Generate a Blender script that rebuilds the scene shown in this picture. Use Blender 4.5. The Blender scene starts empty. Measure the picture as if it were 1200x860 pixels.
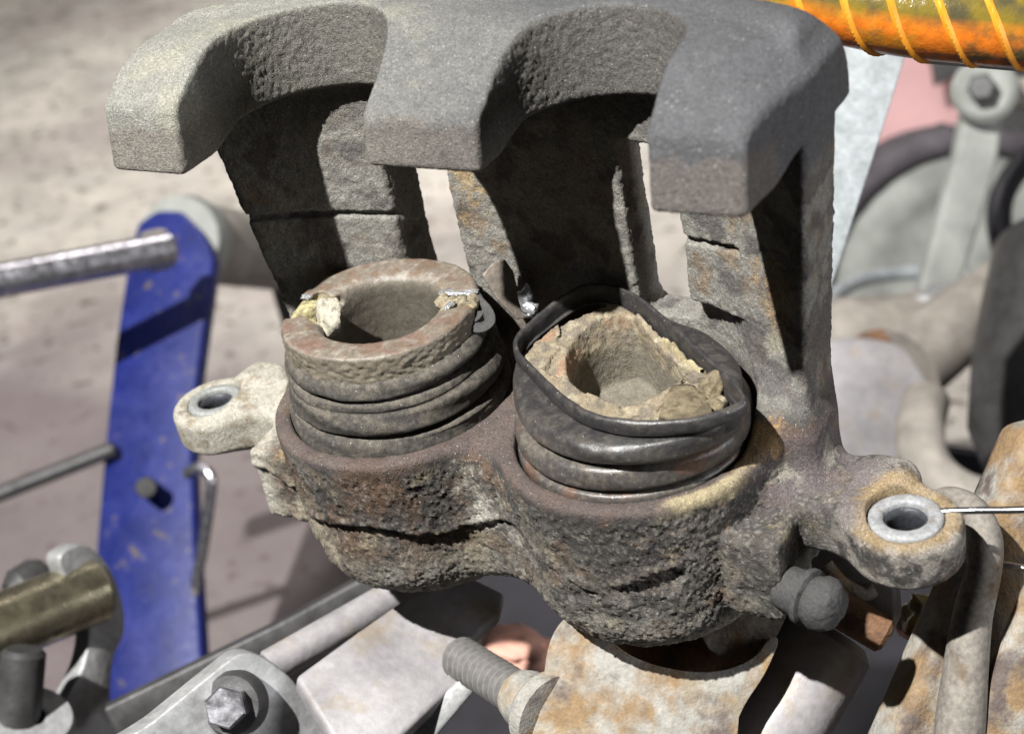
import bpy, bmesh, math, random
import numpy as np
from mathutils import Vector, Matrix
rng = np.random.default_rng(7); random.seed(7)
scene = bpy.context.scene
col = scene.collection
MM = 0.001

# ------------------------------------------------------------------ camera
CR = np.array([[0.86440949, 0.47103451, -0.17584861], [0.12023002, -0.5332487, -0.83737122], [-0.48820178, 0.70268934, -0.51757773]])
CP = np.array([170.21546, -242.08196, 189.47053]); FPX = 1800.63
cam = bpy.data.cameras.new('camera'); cam_o = bpy.data.objects.new('camera', cam); col.objects.link(cam_o)
m = Matrix.Identity(4)
for i in range(3):
    m[i][0] = CR[0][i]; m[i][1] = -CR[1][i]; m[i][2] = -CR[2][i]; m[i][3] = CP[i]*MM
cam_o.matrix_world = m
cam.sensor_width = 36; cam.lens = FPX/1200*36; cam.clip_start = 0.01; cam.clip_end = 50
cam.dof.use_dof = True; cam.dof.focus_distance = 0.340; cam.dof.aperture_fstop = 17
scene.camera = cam_o
scene.view_settings.view_transform = 'Standard'; scene.view_settings.look = 'None'
scene.view_settings.exposure = 0; scene.view_settings.gamma = 1

# ------------------------------------------------------------------ light
world = bpy.data.worlds.new('World'); scene.world = world; world.use_nodes = True
world.node_tree.nodes['Background'].inputs[0].default_value = (0.80, 0.88, 1.0, 1); world.node_tree.nodes['Background'].inputs[1].default_value = 0.02
def lamp(name, pos, target, energy, size, color):
    l = bpy.data.lights.new(name, 'AREA'); l.shape = 'DISK'; l.size = size*MM; l.energy = energy; l.color = color
    o = bpy.data.objects.new(name, l); col.objects.link(o); o.location = Vector(pos)*MM
    o.rotation_euler = (Vector(target)-Vector(pos)).to_track_quat('-Z', 'Y').to_euler(); return o
lamp('work_lamp', (-115, -640, 1090), (0, 0, 30), 48, 24, (1.0, 0.99, 0.965))
cl_ = lamp('floor_fill', (-800, 1250, 1500), (-800, 1150, -420), 11.0, 700, (1.0, 0.95, 0.93)); cl_.data.spread = math.radians(74)  # unseen overhead fill, added to brighten the background floor and miss the caliper
lamp('side_fill', (820, 70, 120), (90, 120, -90), 3.6, 420, (0.96, 0.97, 1.0))  # soft fill added out of view to lift the shaded right side

# ------------------------------------------------------------------ noise and mesh helpers
def _hash(ix, iy, iz, seed):
    h = (ix*374761393 + iy*668265263 + iz*2147483647 + seed*1274126177) & 0xffffffff
    h = ((h ^ (h >> 13))*1274126177) & 0xffffffff
    return h ^ (h >> 16)
def noise(P, freq=1.0, seed=0):
    q = np.asarray(P, np.float64)*freq; i = np.floor(q).astype(np.int64); f = q-i
    u = f*f*f*(f*(f*6-15)+10); out = 0
    for dx in (0, 1):
        for dy in (0, 1):
            for dz in (0, 1):
                h = _hash(i[:, 0]+dx, i[:, 1]+dy, i[:, 2]+dz, seed)
                gx = (h & 1023)/511.5-1; gy = ((h >> 10) & 1023)/511.5-1; gz = ((h >> 20) & 1023)/511.5-1
                w = (u[:, 0] if dx else 1-u[:, 0])*(u[:, 1] if dy else 1-u[:, 1])*(u[:, 2] if dz else 1-u[:, 2])
                out = out + w*(gx*(f[:, 0]-dx)+gy*(f[:, 1]-dy)+gz*(f[:, 2]-dz))
    return out*1.5
def fbm(P, freq, oct=3, seed=0, gain=.5):
    o = 0; a = 1
    for k in range(oct):
        o = o+a*noise(P, freq*2**k, seed+k*17); a *= gain
    return o
def sstep(a, b, x):
    t = np.clip((x-a)/(b-a), 0, 1); return t*t*(3-2*t)
def smin(a, b, k):
    h = np.clip(.5+.5*(b-a)/k, 0, 1); return b*(1-h)+a*h-k*h*(1-h)
def smax(a, b, k): return -smin(-a, -b, k)
def box(x, y, z, c, s, r=0):
    qx = np.abs(x-c[0])-s[0]+r; qy = np.abs(y-c[1])-s[1]+r; qz = np.abs(z-c[2])-s[2]+r
    return np.sqrt(np.maximum(qx, 0)**2+np.maximum(qy, 0)**2+np.maximum(qz, 0)**2)+np.minimum(np.maximum(qx, np.maximum(qy, qz)), 0)-r
def cylz(x, y, z, c, R, z0, z1, r=0):
    dr = np.hypot(x-c[0], y-c[1])-R+r; dz = np.abs(z-(z0+z1)/2)-(z1-z0)/2+r
    return np.hypot(np.maximum(dr, 0), np.maximum(dz, 0))+np.minimum(np.maximum(dr, dz), 0)-r
def capsule(x, y, z, a, b, r0, r1):
    a = np.array(a, float); b = np.array(b, float); ab = b-a
    t = np.clip(((x-a[0])*ab[0]+(y-a[1])*ab[1]+(z-a[2])*ab[2])/(ab@ab), 0, 1)
    return np.sqrt((x-a[0]-t*ab[0])**2+(y-a[1]-t*ab[1])**2+(z-a[2]-t*ab[2])**2)-(r0+(r1-r0)*t)

def sdf_surface(f, lo, hi, h):
    """naive surface nets of f<0, in blocks; returns vertices, quads"""
    lo = np.array(lo, float); n = np.ceil((np.array(hi)-lo)/h).astype(int)+1
    D = np.full(n, 9.0, np.float32); bs = 20
    for i in range(0, n[0], bs):
        for j in range(0, n[1], bs):
            for k in range(0, n[2], bs):
                e = [min(i+bs, n[0]), min(j+bs, n[1]), min(k+bs, n[2])]
                c = lo+h*(np.array([i, j, k])+np.array(e)-1)/2
                v = float(f(np.array([c[0]]), np.array([c[1]]), np.array([c[2]]))[0])
                if abs(v) > bs*h*0.5*1.9+1.5:
                    D[i:e[0], j:e[1], k:e[2]] = v; continue
                X, Y, Z = [g_.astype(np.float32) for g_ in np.meshgrid(lo[0]+h*np.arange(i, e[0]), lo[1]+h*np.arange(j, e[1]), lo[2]+h*np.arange(k, e[2]), indexing='ij')]
                D[i:e[0], j:e[1], k:e[2]] = f(X, Y, Z)
    S = D < 0
    cnt = np.zeros(n-1, np.uint8)
    for a in (0, 1):
        for b in (0, 1):
            for c in (0, 1): cnt += S[a:n[0]-1+a, b:n[1]-1+b, c:n[2]-1+c]
    act = (cnt > 0) & (cnt < 8); I = np.argwhere(act); idx = np.full(n-1, -1, np.int64); idx[act] = np.arange(len(I))
    acc = np.zeros((len(I), 3)); w = np.zeros(len(I))
    cv = {}
    for a in (0, 1):
        for b in (0, 1):
            for c in (0, 1): cv[a, b, c] = D[I[:, 0]+a, I[:, 1]+b, I[:, 2]+c].astype(np.float64)
    for p in cv:
        for ax in range(3):
            if p[ax]: continue
            q = list(p); q[ax] = 1; q = tuple(q); v0, v1 = cv[p], cv[q]; mk = (v0 < 0) != (v1 < 0)
            t = np.where(mk, v0/np.where(mk, v0-v1, 1), 0); pos = np.tile(np.array(p, float), (len(I), 1)); pos[:, ax] += t
            acc += pos*mk[:, None]; w += mk
    V = lo+h*(I+acc/w[:, None]); F = []
    for ax in range(3):
        s0 = [slice(0, None)]*3; s1 = [slice(0, None)]*3; s0[ax] = slice(0, -1); s1[ax] = slice(1, None)
        A = S[tuple(s0)]; Bq = S[tuple(s1)]; E = np.argwhere(A != Bq); b, c = (ax+1) % 3, (ax+2) % 3
        E = E[(E[:, b] > 0) & (E[:, c] > 0) & (E[:, b] < n[b]-1) & (E[:, c] < n[c]-1)]
        fl = A[E[:, 0], E[:, 1], E[:, 2]]
        def g(db, dc):
            q = E.copy(); q[:, b] -= db; q[:, c] -= dc; return idx[q[:, 0], q[:, 1], q[:, 2]]
        qd = np.stack([g(1, 1), g(0, 1), g(0, 0), g(1, 0)], 1); qd[~fl] = qd[~fl][:, ::-1]; F.append(qd)
    return V, np.concatenate(F)
def vnormals(V, F):
    a = V[F[:, 2]]-V[F[:, 0]]; b = V[F[:, 3]]-V[F[:, 1]]; fn = np.cross(a, b); N = np.zeros_like(V)
    for k in range(4):
        for c in range(3): N[:, c] += np.bincount(F[:, k], fn[:, c], len(V))
    return N/np.maximum(np.linalg.norm(N, axis=1), 1e-12)[:, None]
def mesh(name, V, F, mat, colors=None, smooth=True, parent=None):
    me = bpy.data.meshes.new(name)
    if isinstance(F, np.ndarray):
        k = F.shape[1]; V = np.asarray(V, np.float32)*MM
        me.vertices.add(len(V)); me.vertices.foreach_set('co', V.ravel()); me.loops.add(F.size); me.loops.foreach_set('vertex_index', F.astype(np.int32).ravel())
        me.polygons.add(len(F)); me.polygons.foreach_set('loop_start', np.arange(0, F.size, k, dtype=np.int32)); me.polygons.foreach_set('loop_total', np.full(len(F), k, np.int32))
        me.update(calc_edges=True); me.validate()
    else: me.from_pydata([tuple(np.array(v)*MM) for v in V], [], F)
    if colors is not None:
        at = me.color_attributes.new('Col', 'FLOAT_COLOR', 'POINT'); c4 = np.ones((len(me.vertices), 4), np.float32); c4[:, :3] = colors; at.data.foreach_set('color', c4.ravel())
    if smooth: me.polygons.foreach_set('use_smooth', np.ones(len(me.polygons), bool))
    me.materials.append(mat); o = bpy.data.objects.new(name, me); col.objects.link(o)
    if parent: attach(o, parent)
    return o
def attach(o, parent):
    o.parent = parent; o.matrix_parent_inverse = parent.matrix_basis.inverted()
def thing(name, label, cat, base, group=None):
    o = bpy.data.objects.new(name, None); col.objects.link(o); o.location = Vector(base)*MM; o.empty_display_size = .01
    tag(o, label, cat, group); return o
def tag(o, label, cat, group=None):
    o['label'] = label; o['category'] = cat
    if group: o['group'] = group
    return o

# ------------------------------------------------------------------ materials
def material(name, base=(.2, .2, .2), rough=.7, metal=0, attr=False, fine=(), bumps=(), spec=.4, speck=0, rvar=0, mix=()):
    """base colour (or the Col attribute) varied by noise; fine: (scale per mm, amount); bumps: (scale per mm, height mm); mix: (colour, scale, low, high)"""
    mt = bpy.data.materials.new(name); mt.use_nodes = True; nt = mt.node_tree; N = nt.nodes; L = nt.links
    b = N['Principled BSDF']; b.inputs['Roughness'].default_value = rough; b.inputs['Metallic'].default_value = metal; b.inputs['Specular IOR Level'].default_value = spec
    tc = N.new('ShaderNodeTexCoord'); sc = N.new('ShaderNodeVectorMath'); sc.operation = 'SCALE'; sc.inputs['Scale'].default_value = 1000; L.new(tc.outputs['Object'], sc.inputs[0]); co = sc.outputs[0]
    def nz(s, d=3, kind=None):
        n = N.new('ShaderNodeTexNoise'); n.inputs['Scale'].default_value = s; n.inputs['Detail'].default_value = d; n.inputs['Roughness'].default_value = .6; L.new(co, n.inputs['Vector']); return n.outputs['Fac']
    if attr: a = N.new('ShaderNodeVertexColor'); a.layer_name = 'Col'; c = a.outputs['Color']
    else:
        r = N.new('ShaderNodeRGB'); r.outputs[0].default_value = (*base, 1); c = r.outputs[0]
    for (mc, s, lo, hi) in mix:
        mr = N.new('ShaderNodeMapRange'); mr.inputs[1].default_value = lo; mr.inputs[2].default_value = hi; L.new(nz(s, 5), mr.inputs[0])
        mx = N.new('ShaderNodeMix'); mx.data_type = 'RGBA'; L.new(mr.outputs[0], mx.inputs[0]); L.new(c, mx.inputs[6]); mx.inputs[7].default_value = (*mc, 1); c = mx.outputs[2]
    for (s, amt) in fine:
        mr = N.new('ShaderNodeMapRange'); mr.inputs[1].default_value = .3; mr.inputs[2].default_value = .7; mr.inputs[3].default_value = 1-amt; mr.inputs[4].default_value = 1+amt; L.new(nz(s, 4), mr.inputs[0])
        vm = N.new('ShaderNodeVectorMath'); vm.operation = 'SCALE'; L.new(c, vm.inputs[0]); L.new(mr.outputs[0], vm.inputs['Scale']); c = vm.outputs[0]
    if speck:
        vo = N.new('ShaderNodeTexVoronoi'); vo.inputs['Scale'].default_value = 1.5; L.new(co, vo.inputs['Vector'])
        sx = N.new('ShaderNodeSeparateColor'); L.new(vo.outputs['Color'], sx.inputs[0])
        mr = N.new('ShaderNodeMapRange'); mr.inputs[1].default_value = .0; mr.inputs[2].default_value = .26; mr.inputs[3].default_value = 1; mr.inputs[4].default_value = 0; L.new(vo.outputs['Distance'], mr.inputs[0])
        gt = N.new('ShaderNodeMath'); gt.operation = 'GREATER_THAN'; gt.inputs[1].default_value = 1-speck; L.new(sx.outputs[0], gt.inputs[0])
        mu = N.new('ShaderNodeMath'); mu.operation = 'MULTIPLY'; L.new(mr.outputs[0], mu.inputs[0]); L.new(gt.outputs[0], mu.inputs[1])
        mx = N.new('ShaderNodeMix'); mx.data_type = 'RGBA'; L.new(mu.outputs[0], mx.inputs[0]); L.new(c, mx.inputs[6]); mx.inputs[7].default_value = (.62, .6, .56, 1); c = mx.outputs[2]
    L.new(c, b.inputs['Base Color'])
    if rvar:
        mr = N.new('ShaderNodeMapRange'); mr.inputs[1].default_value = .3; mr.inputs[2].default_value = .7; mr.inputs[3].default_value = rough-rvar; mr.inputs[4].default_value = rough+rvar; L.new(nz(.25), mr.inputs[0]); L.new(mr.outputs[0], b.inputs['Roughness'])
    prev = None
    for (s, h) in bumps:
        bp = N.new('ShaderNodeBump'); bp.inputs['Distance'].default_value = h*MM; bp.inputs['Strength'].default_value = 1; L.new(nz(s, 4), bp.inputs['Height'])
        if prev: L.new(prev, bp.inputs['Normal'])
        prev = bp.outputs[0]
    if prev: L.new(prev, b.inputs['Normal'])
    return mt
M = {}
M['cast'] = material('cast_iron', attr=True, rough=.72, spec=.35, fine=((5, .5), (1.8, .35), (.4, .15)), bumps=((1.2, .3), (3.0, .4)), speck=.10)
M['rubber'] = material('dusty_rubber', attr=True, rough=.88, spec=.25, fine=((4, .45), (1.2, .25)), bumps=((.5, .08), (3.0, .12)), speck=.05)
M['rubber_gloss'] = material('shiny_rubber', attr=True, rough=.36, spec=.5, rvar=.05, fine=((4, .4), (1.2, .25)), bumps=((.5, .06), (3.0, .07)), speck=.05)
M['piston'] = material('worn_piston', attr=True, rough=.5, spec=.5, fine=((2.5, .25), (.5, .2)), bumps=((1.6, .12),))
M['crumb'] = material('crumbled_piston', attr=True, rough=.9, spec=.2, fine=((2.2, .3), (.5, .2)), bumps=((.8, .4), (2.8, .25)))
M['zinc'] = material('zinc_bushing', (.27, .275, .28), .62, .15, fine=((1.2, .25), (.4, .2)), bumps=((1.5, .15),), mix=(((.2, .14, .09), .35, .55, .75),))
M['zinc_dull'] = material('dull_zinc', (.25, .255, .245), .65, .2, fine=((1.2, .3),), bumps=((1.5, .1),))
M['dark_bore'] = material('dark_bore', (.05, .052, .06), .5, .3, fine=((1.0, .3),), bumps=((1.0, .15),))
M['steel'] = material('bright_steel', (.55, .56, .58), .28, 1, fine=((1.0, .2),), bumps=((1.2, .04),))
M['piston_plain'] = material('dusty_tin', (.20, .17, .14), .6, .2, fine=((.8, .3),), bumps=((.6, .3),))
M['foil'] = material('torn_metal', (.50, .51, .52), .42, .7, bumps=((1.0, .3),))

# ------------------------------------------------------------------ floor
M['floor'] = material('concrete', (.40, .375, .33), .85, fine=((.02, .22), (.25, .12), (.004, .25)), bumps=((.1, .6),), mix=(((.30, .27, .245), .0030, .46, .62), ((.10, .08, .065), .06, .585, .62), ((.40, .385, .35), .012, .55, .7)))
nt = M['floor'].node_tree; bs = nt.nodes['Principled BSDF']; src = bs.inputs['Base Color'].links[0].from_socket
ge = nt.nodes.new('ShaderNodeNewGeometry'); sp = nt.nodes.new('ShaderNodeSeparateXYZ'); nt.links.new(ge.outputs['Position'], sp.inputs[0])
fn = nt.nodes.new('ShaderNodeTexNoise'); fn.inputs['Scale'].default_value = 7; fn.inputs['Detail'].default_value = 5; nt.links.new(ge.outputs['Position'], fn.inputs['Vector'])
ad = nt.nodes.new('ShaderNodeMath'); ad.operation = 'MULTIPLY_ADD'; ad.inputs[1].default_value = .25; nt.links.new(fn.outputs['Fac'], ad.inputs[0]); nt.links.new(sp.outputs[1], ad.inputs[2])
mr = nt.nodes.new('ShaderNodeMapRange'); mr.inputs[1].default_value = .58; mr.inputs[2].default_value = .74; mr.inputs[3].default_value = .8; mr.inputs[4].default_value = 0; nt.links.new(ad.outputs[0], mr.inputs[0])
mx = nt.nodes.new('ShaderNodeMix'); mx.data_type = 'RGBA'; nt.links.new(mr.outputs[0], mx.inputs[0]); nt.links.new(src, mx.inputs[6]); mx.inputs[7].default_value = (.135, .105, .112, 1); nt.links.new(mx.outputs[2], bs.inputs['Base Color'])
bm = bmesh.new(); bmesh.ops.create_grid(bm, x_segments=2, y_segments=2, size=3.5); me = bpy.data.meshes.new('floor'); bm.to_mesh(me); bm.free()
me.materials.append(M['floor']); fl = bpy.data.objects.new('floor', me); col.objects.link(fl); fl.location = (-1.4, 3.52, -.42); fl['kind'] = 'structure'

# ------------------------------------------------------------------ brake caliper casting
BX = 31.0
def casting(x, y, z):
    d = None
    for sx in (-1, 1):
        rr = np.hypot(x-sx*BX, y); R = 31+.06*np.minimum(z, 0)
        c = cylz(x, y, z, (sx*BX, 0), 31, -47, 30, 15)+(-.06*np.minimum(z, 0))*.8
        d = c if d is None else smin(d, c, 7)
    d = smin(d, box(x, y, z, (0, 14, -20), (60, 17, 20), 7), 6)
    d = smin(d, box(x, y, z, (0, 2, -20), (26, 20, 19), 6), 5)
    d = smax(d, z, 2.0)
    # bridge
    ri = np.hypot(x, y+101.8); ro = np.hypot(x, y+154.0)
    xe = 73.5-.10*np.clip(66-z, 0, 90)
    br = smax(smax(128.8-ri, ro-192.5, 1.5), np.abs(x)-xe, 3)
    br = smax(br, smax(z-90, -34-z, 2), 5)
    # shallow machined step on the pillars
    br = smax(br, -smax(smax(smax(np.abs(z-36-.12*(np.abs(x)-45))-.7, 128.6-ri, .3), ri-130.6, .3), smax(34-np.abs(x), np.abs(x)-np.where(x > 0, 53, 90), .5), .5), .6)
    win = None
    for sx in (-1, 1):
        w = box(x, y, z, (sx*30, 32, 34), (7.2, 40, 22), 3); w = np.maximum(w, -(y-8)); win = w if win is None else np.minimum(win, w)
    br = smax(br, -win, 1.5)
    d = smin(d, br, 7)
    # flank between bore and outer pillars
    for sx in (-1, 1):
        d = smin(d, box(x, y, z, (sx*57.5, 12, -15), (10, 11, 20), 8), 10)
    # fingers
    ax = np.abs(x); mid = ax < 31.5
    tip = np.where(mid, -14.0, -24.0)+(z-66.0)*.22
    xw = np.where(x > 0, 73.0+4*sstep(-22, 8, y), 75+1.5*sstep(-20, 0, y))
    fx = smax(smax(ax-xw, tip-y, 1.6), ro-193, 3)
    hx = ax-33.8; slot = smin(np.hypot(hx, y+2)-19.4, smax(np.abs(hx)-19.4+.05*(y+2), y+2, .5), 1.0)
    fx = smax(fx, -slot, 1.5)
    top = (z-81+np.where(mid, 3.5, 0))*.84-(y-np.where(mid, 10, 0)+20.5)*.54
    under = 66.5+3.5*sstep(-14, -2, y+np.where(mid, -8.0, 0))-z
    fz = smax(smax(z-89.5, top, 3.5), under, .9)
    side = (ax-xw)*.6+(z-89.5)*.8+np.where(x > 0, 5.6, 1.2)
    fz = smax(fz, side, 5)
    fg = smax(fx, fz, 1.3)
    d = smin(d, fg, 3)
    d = smax(d, -smax(slot+.1, 62-z, 2), 1.2)
    d = smax(d, ((ro-188)+(z-89.5))*.707, 8)
    # guide ears
    for sx in (-1, 1):
        e = cylz(x, y, z, (sx*90.8, -2), 11.6, -21.5, -11, 2.2)
        arm = box(x, y, z, (sx*72, 5, -16), (17, 10.5, 6.5), 3)
        e = smin(e, arm, 6)
        e = smin(e, box(x, y, z, (sx*83, 9.5, -13), (5, 4.5, 5), 3), 4)
        d = smin(d, e, 6)
        d = smin(d, box(x, y, z, (sx*60, 13, -10), (9, 9, 12), 6), 6)
        d = smax(d, -cylz(x, y, z, (sx*90.8, -2), 7.8 if sx > 0 else 7.4, -13.2, 5), .6)
        d = smax(d, -cylz(x, y, z, (sx*90.8, -2), 4.6, -60, 5), .5)
        d = smin(d, box(x, y, z, (sx*62.5, -8.5, -22.5), (6.5, 9.5, 10.5), 2), 1.8)
        d = smax(d, -cylz(x, y, z, (sx*BX, 0), 26.9, -5, 20), .8)
        d = smax(d, -cylz(x, y, z, (sx*BX, 0), 24.2, -36, 20), .6)
    return d
V, F = sdf_surface(casting, (-108, -36, -52), (108, 42, 94), .52)
Nn = vnormals(V, F)
X, Y, Z = V.T
rcyl = np.minimum(np.hypot(X-BX, Y), np.hypot(X+BX, Y))
house = sstep(-1.5, -5, Z)*sstep(22, 12, Y)                       # pitted outside of the bores
fing = sstep(55, 64, Z)
rimz = sstep(-3, -.5, Z)*sstep(3, 0, Z)
pill = sstep(2, 10, Z)*(1-fing)
n1 = fbm(V, .18, 3, 1); n2 = fbm(V, .55, 3, 5); n3 = fbm(V, 1.1, 2, 9); nb = fbm(V, .045, 3, 21)
pits = np.minimum(0, n2+.12)
rightside = sstep(-10, 45, X+8*n1)
ear = sstep(63, 72, np.abs(X))
n4 = noise(V, 1.9, 78)
disp = house*(1-.8*ear)*(.30*n1+.22*pits+.26*n3+.06*n2+.34*n4)+fing*(.06*n2+.08*n3+(1-np.abs(Nn[:, 2]))*sstep(-12, -6, Y)*sstep(70, 60, np.abs(X))*(.14*n3+.05*n2+.16*noise(V, 1.7, 77)))+pill*(.25*n1+.15*n2+.16*n3+.12*n4)+rimz*(.15*n1+.12*n2)
zs = -19.5+2.5*np.sin(X*.16)+1.6*n1                              # casting seam round the bores
seam = house*sstep(-12, -20, Y)*sstep(0, .5, nb+.45)
tl = fbm(V, .09, 4, 131)*3.2+.3*n3; fr = tl-np.floor(tl); terr = np.floor(tl)+sstep(.86, 1, fr)
flake = house*(1-ear)*.2+pill*.13
disp += flake*(terr-tl*.55)
disp -= seam*1.3*sstep(0, -1.2, Z-zs)*sstep(-22, -3, Z-zs)+seam*(-.6)*np.exp(-((Z-zs-1.0)/.9)**2)
V = V+Nn*disp[:, None]
# colours
def lerp(a, b, t): return a*(1-t[:, None])+np.array(b)*t[:, None]
C = np.tile(np.array([.125, .112, .098]), (len(V), 1))
C = lerp(C, (.105, .068, .046), sstep(-.15, .35, nb+.3*n2)*(1-.6*rightside))
C = lerp(C, (.06, .056, .053), sstep(-.15, .35, fbm(V, .07, 3, 33)+.35*rightside)*.9)
C = lerp(C, (.25, .21, .14), sstep(.24, .6, .8*fbm(V, .10, 4, 41)+.25*n4+.12*np.clip(-pits, 0, 1)-.1*rightside+.1*n3)*.75)
C = lerp(C, (.16, .09, .05), sstep(.28, .6, fbm(V, .13, 4, 47)+.2*n3)*.45)
C = lerp(C, (.105, .078, .07), rimz*.7)
hcol = lerp(C, (.25, .235, .20), sstep(-22, -40, Z+8*n1+5*n3)*.65)
hcol = lerp(hcol, (.34, .31, .24), sstep(-26, -44, X+.6*Z+14+8*n1+6*n3)*.0)
C = C*(1-house[:, None])+hcol*house[:, None]
C = lerp(C, (.025, .022, .02), np.clip(-pits*1.5, 0, .7)*house)
edge_ = sstep(.72, .9, fr)*sstep(1.0, .93, fr); C = lerp(C, (.035, .028, .024), edge_*house*.3)
C = lerp(C, (.20, .17, .12), house*sstep(.5, .9, np.sin(np.floor(tl)*2.7))*.4*(1-.6*rightside))
C = lerp(C, (.30, .28, .24), house*sstep(.25, .6, n3+.3*n2)*.5)
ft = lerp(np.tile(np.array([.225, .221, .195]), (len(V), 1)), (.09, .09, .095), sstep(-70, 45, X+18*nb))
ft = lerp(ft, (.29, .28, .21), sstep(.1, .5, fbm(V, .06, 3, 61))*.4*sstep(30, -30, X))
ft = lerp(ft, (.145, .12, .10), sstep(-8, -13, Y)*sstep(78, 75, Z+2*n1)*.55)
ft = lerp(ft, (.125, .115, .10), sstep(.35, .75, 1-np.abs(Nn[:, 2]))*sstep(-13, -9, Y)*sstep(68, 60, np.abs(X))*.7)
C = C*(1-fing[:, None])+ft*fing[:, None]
pl = lerp(np.tile(np.array([.235, .225, .20]), (len(V), 1)), (.22, .15, .085), sstep(.3, .6, fbm(V, .11, 4, 71)+.14*sstep(20, 60, X)+.15*n3)*.6)
pl = lerp(pl, (.085, .075, .073), sstep(.1, .5, fbm(V, .12, 3, 73)+.35*sstep(38, 60, X))*.75)
C = C*(1-pill[:, None]*.9)+pl*pill[:, None]*.9
for (c_, r_, k_, w_) in [((-4, -12, -12), (6, 8, 5), (.42, .40, .34), .7), ((-1, -18, -20), (6, 8, 5), (.45, .43, .38), .7),
                         ((62, 11, 30), (5, 9, 7), (.32, .21, .10), .55), ((62, 11, 18), (4, 9, 4), (.30, .27, .20), .6), ((-18, 24, 42), (5, 5, 10), (.40, .27, .11), .6), ((66, 6, -6), (7, 8, 5), (.40, .37, .31), .55),
                         ((-52, -20, -30), (12, 12, 10), (.36, .31, .22), .55), ((-56, -14, -8), (5, 9, 6), (.32, .22, .10), .6), ((60, -2, 2), (6, 8, 4), (.36, .22, .08), .6)]:
    q_ = np.sqrt((((V-np.array(c_))/np.array(r_))**2).sum(1)); C = lerp(C, k_, sstep(1.1, .5, q_+.9*n1+.6*n3)*w_)
an_ = np.degrees(np.arctan2(Y, X-BX)); rr_ = np.hypot(X-BX, Y)
C = lerp(C, (.36, .30, .18), sstep(-62, -50, an_+6*n1)*sstep(-8, -22, an_+6*n1)*sstep(28.2, 29.2, rr_+.6*n1)*sstep(-4.5, -2.0, Z+1.2*n1)*sstep(3, 1, Z)*sstep(20, 0, Y)*.85)
earl = sstep(-60, -68, X)*sstep(0, -5, Z); C = lerp(C, (.41, .385, .325), earl*sstep(-.5, .05, .2+n1*.6)*.95); C = lerp(C, (.26, .22, .16), earl*sstep(.15, .45, fbm(V, .2, 4, 57)+.2*n3)*.8)
earr = sstep(70, 82, X)*sstep(0, -5, Z); C = lerp(C, (.30, .275, .24), earr*sstep(-.35, .2, n1+.3*n3)*.8)
C = lerp(C, (.34, .24, .12), sstep(12.4, 9.5, np.hypot(X-90.8, Y+2)+1.5*n1)*sstep(-13, -10.5, Z)*.7)
C = lerp(C, (.115, .094, .097), sstep(56, 64, X)*sstep(88, 80, X)*sstep(5, -4, Z)*sstep(-14, -8, Z)*sstep(-.3, .1, n1)*.75)
cal = thing('brake_caliper', 'rusty cast iron twin piston brake caliper with three fingers and two guide ears', 'brake caliper', (0, 0, -47))
mesh('casting', V, F, M['cast'], np.clip(C, .01, .9), parent=cal)
print('casting', len(V))

# ------------------------------------------------------------------ rubber boots
def catmull(P, n, closed=False):
    P = np.array(P, float); k = len(P); out = []
    segs = k if closed else k-1
    for i in range(segs):
        g = (lambda j: P[j % k]) if closed else (lambda j: P[min(max(j, 0), k-1)])
        p0, p1, p2, p3 = g(i-1), g(i), g(i+1), g(i+2)
        for t in np.linspace(0, 1, n, endpoint=False): out.append(.5*((2*p1)+(-p0+p2)*t+(2*p0-5*p1+4*p2-p3)*t*t+(-p0+3*p1-3*p2+p3)*t**3))
    if not closed: out.append(P[-1])
    return np.array(out)
def ringgrid(nt, ns):
    i, j = np.meshgrid(np.arange(ns-1), np.arange(nt), indexing='ij'); j2 = (j+1) % nt
    return np.stack([i*nt+j, i*nt+j2, (i+1)*nt+j2, (i+1)*nt+j], -1).reshape(-1, 4)
NT = 320
th = np.linspace(0, 2*np.pi, NT, endpoint=False)
def dust(V, N, base, dusty, lo, hi, seed):
    C = np.tile(np.array(base, float), (len(V), 1))
    return lerp(C, dusty, sstep(lo, hi, .5*fbm(V, .12, 3, seed)+.7*fbm(V, .7, 3, seed+2)+.35*N[:, 2]))
prof1 = [(22.4, -4.6), (25.6, -4.4), (26.3, -2), (26.4, 1.0), (26.1, 2.9), (25.2, 3.7), (23.6, 3.95), (23.5, 4.2), (25.0, 4.5), (26.0, 5.3), (26.2, 7.5), (25.9, 9.6), (25.2, 10.6), (25.3, 11.4), (25.0, 12.5), (23.9, 12.95), (22.6, 13.1), (22.6, 13.35), (24.1, 13.6), (25.0, 14.3), (25.1, 15.9), (24.6, 17.2), (23.6, 17.9), (22.9, 18.1)]
S = catmull(prof1, 7)
Vb = []
for (r, z) in S:
    k = np.clip(z/18, 0, 1)
    wob = .5*np.sin(2*th+z*.3)*k+.35*np.sin(3*th+1.3+z*.5)*k+.25*np.sin(5*th+z)
    rm = 25.7-.11*max(z, 0); fd = .35+.85*np.clip(.5+.5*np.cos(th+.5), 0, 1)+.15*np.sin(4*th+z); rr = (rm+(r-rm)*fd if z > 2.5 else r)+wob*.5-.6*k+1.0*(1-k)*np.clip(np.cos(th+.4), 0, 1); zz = z+.9*k*np.sin(th+.3)+.5*k*np.sin(3*th+.6)
    Vb.append(np.stack([-BX+rr*np.cos(th), rr*np.sin(th), zz], 1))
Vb = np.concatenate(Vb); Fb = ringgrid(NT, len(S)); Nb = vnormals(Vb, Fb); Vb = Vb+Nb*(.22*fbm(Vb, .18, 3, 3)+.05*fbm(Vb, 1.0, 2, 4))[:, None]
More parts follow.
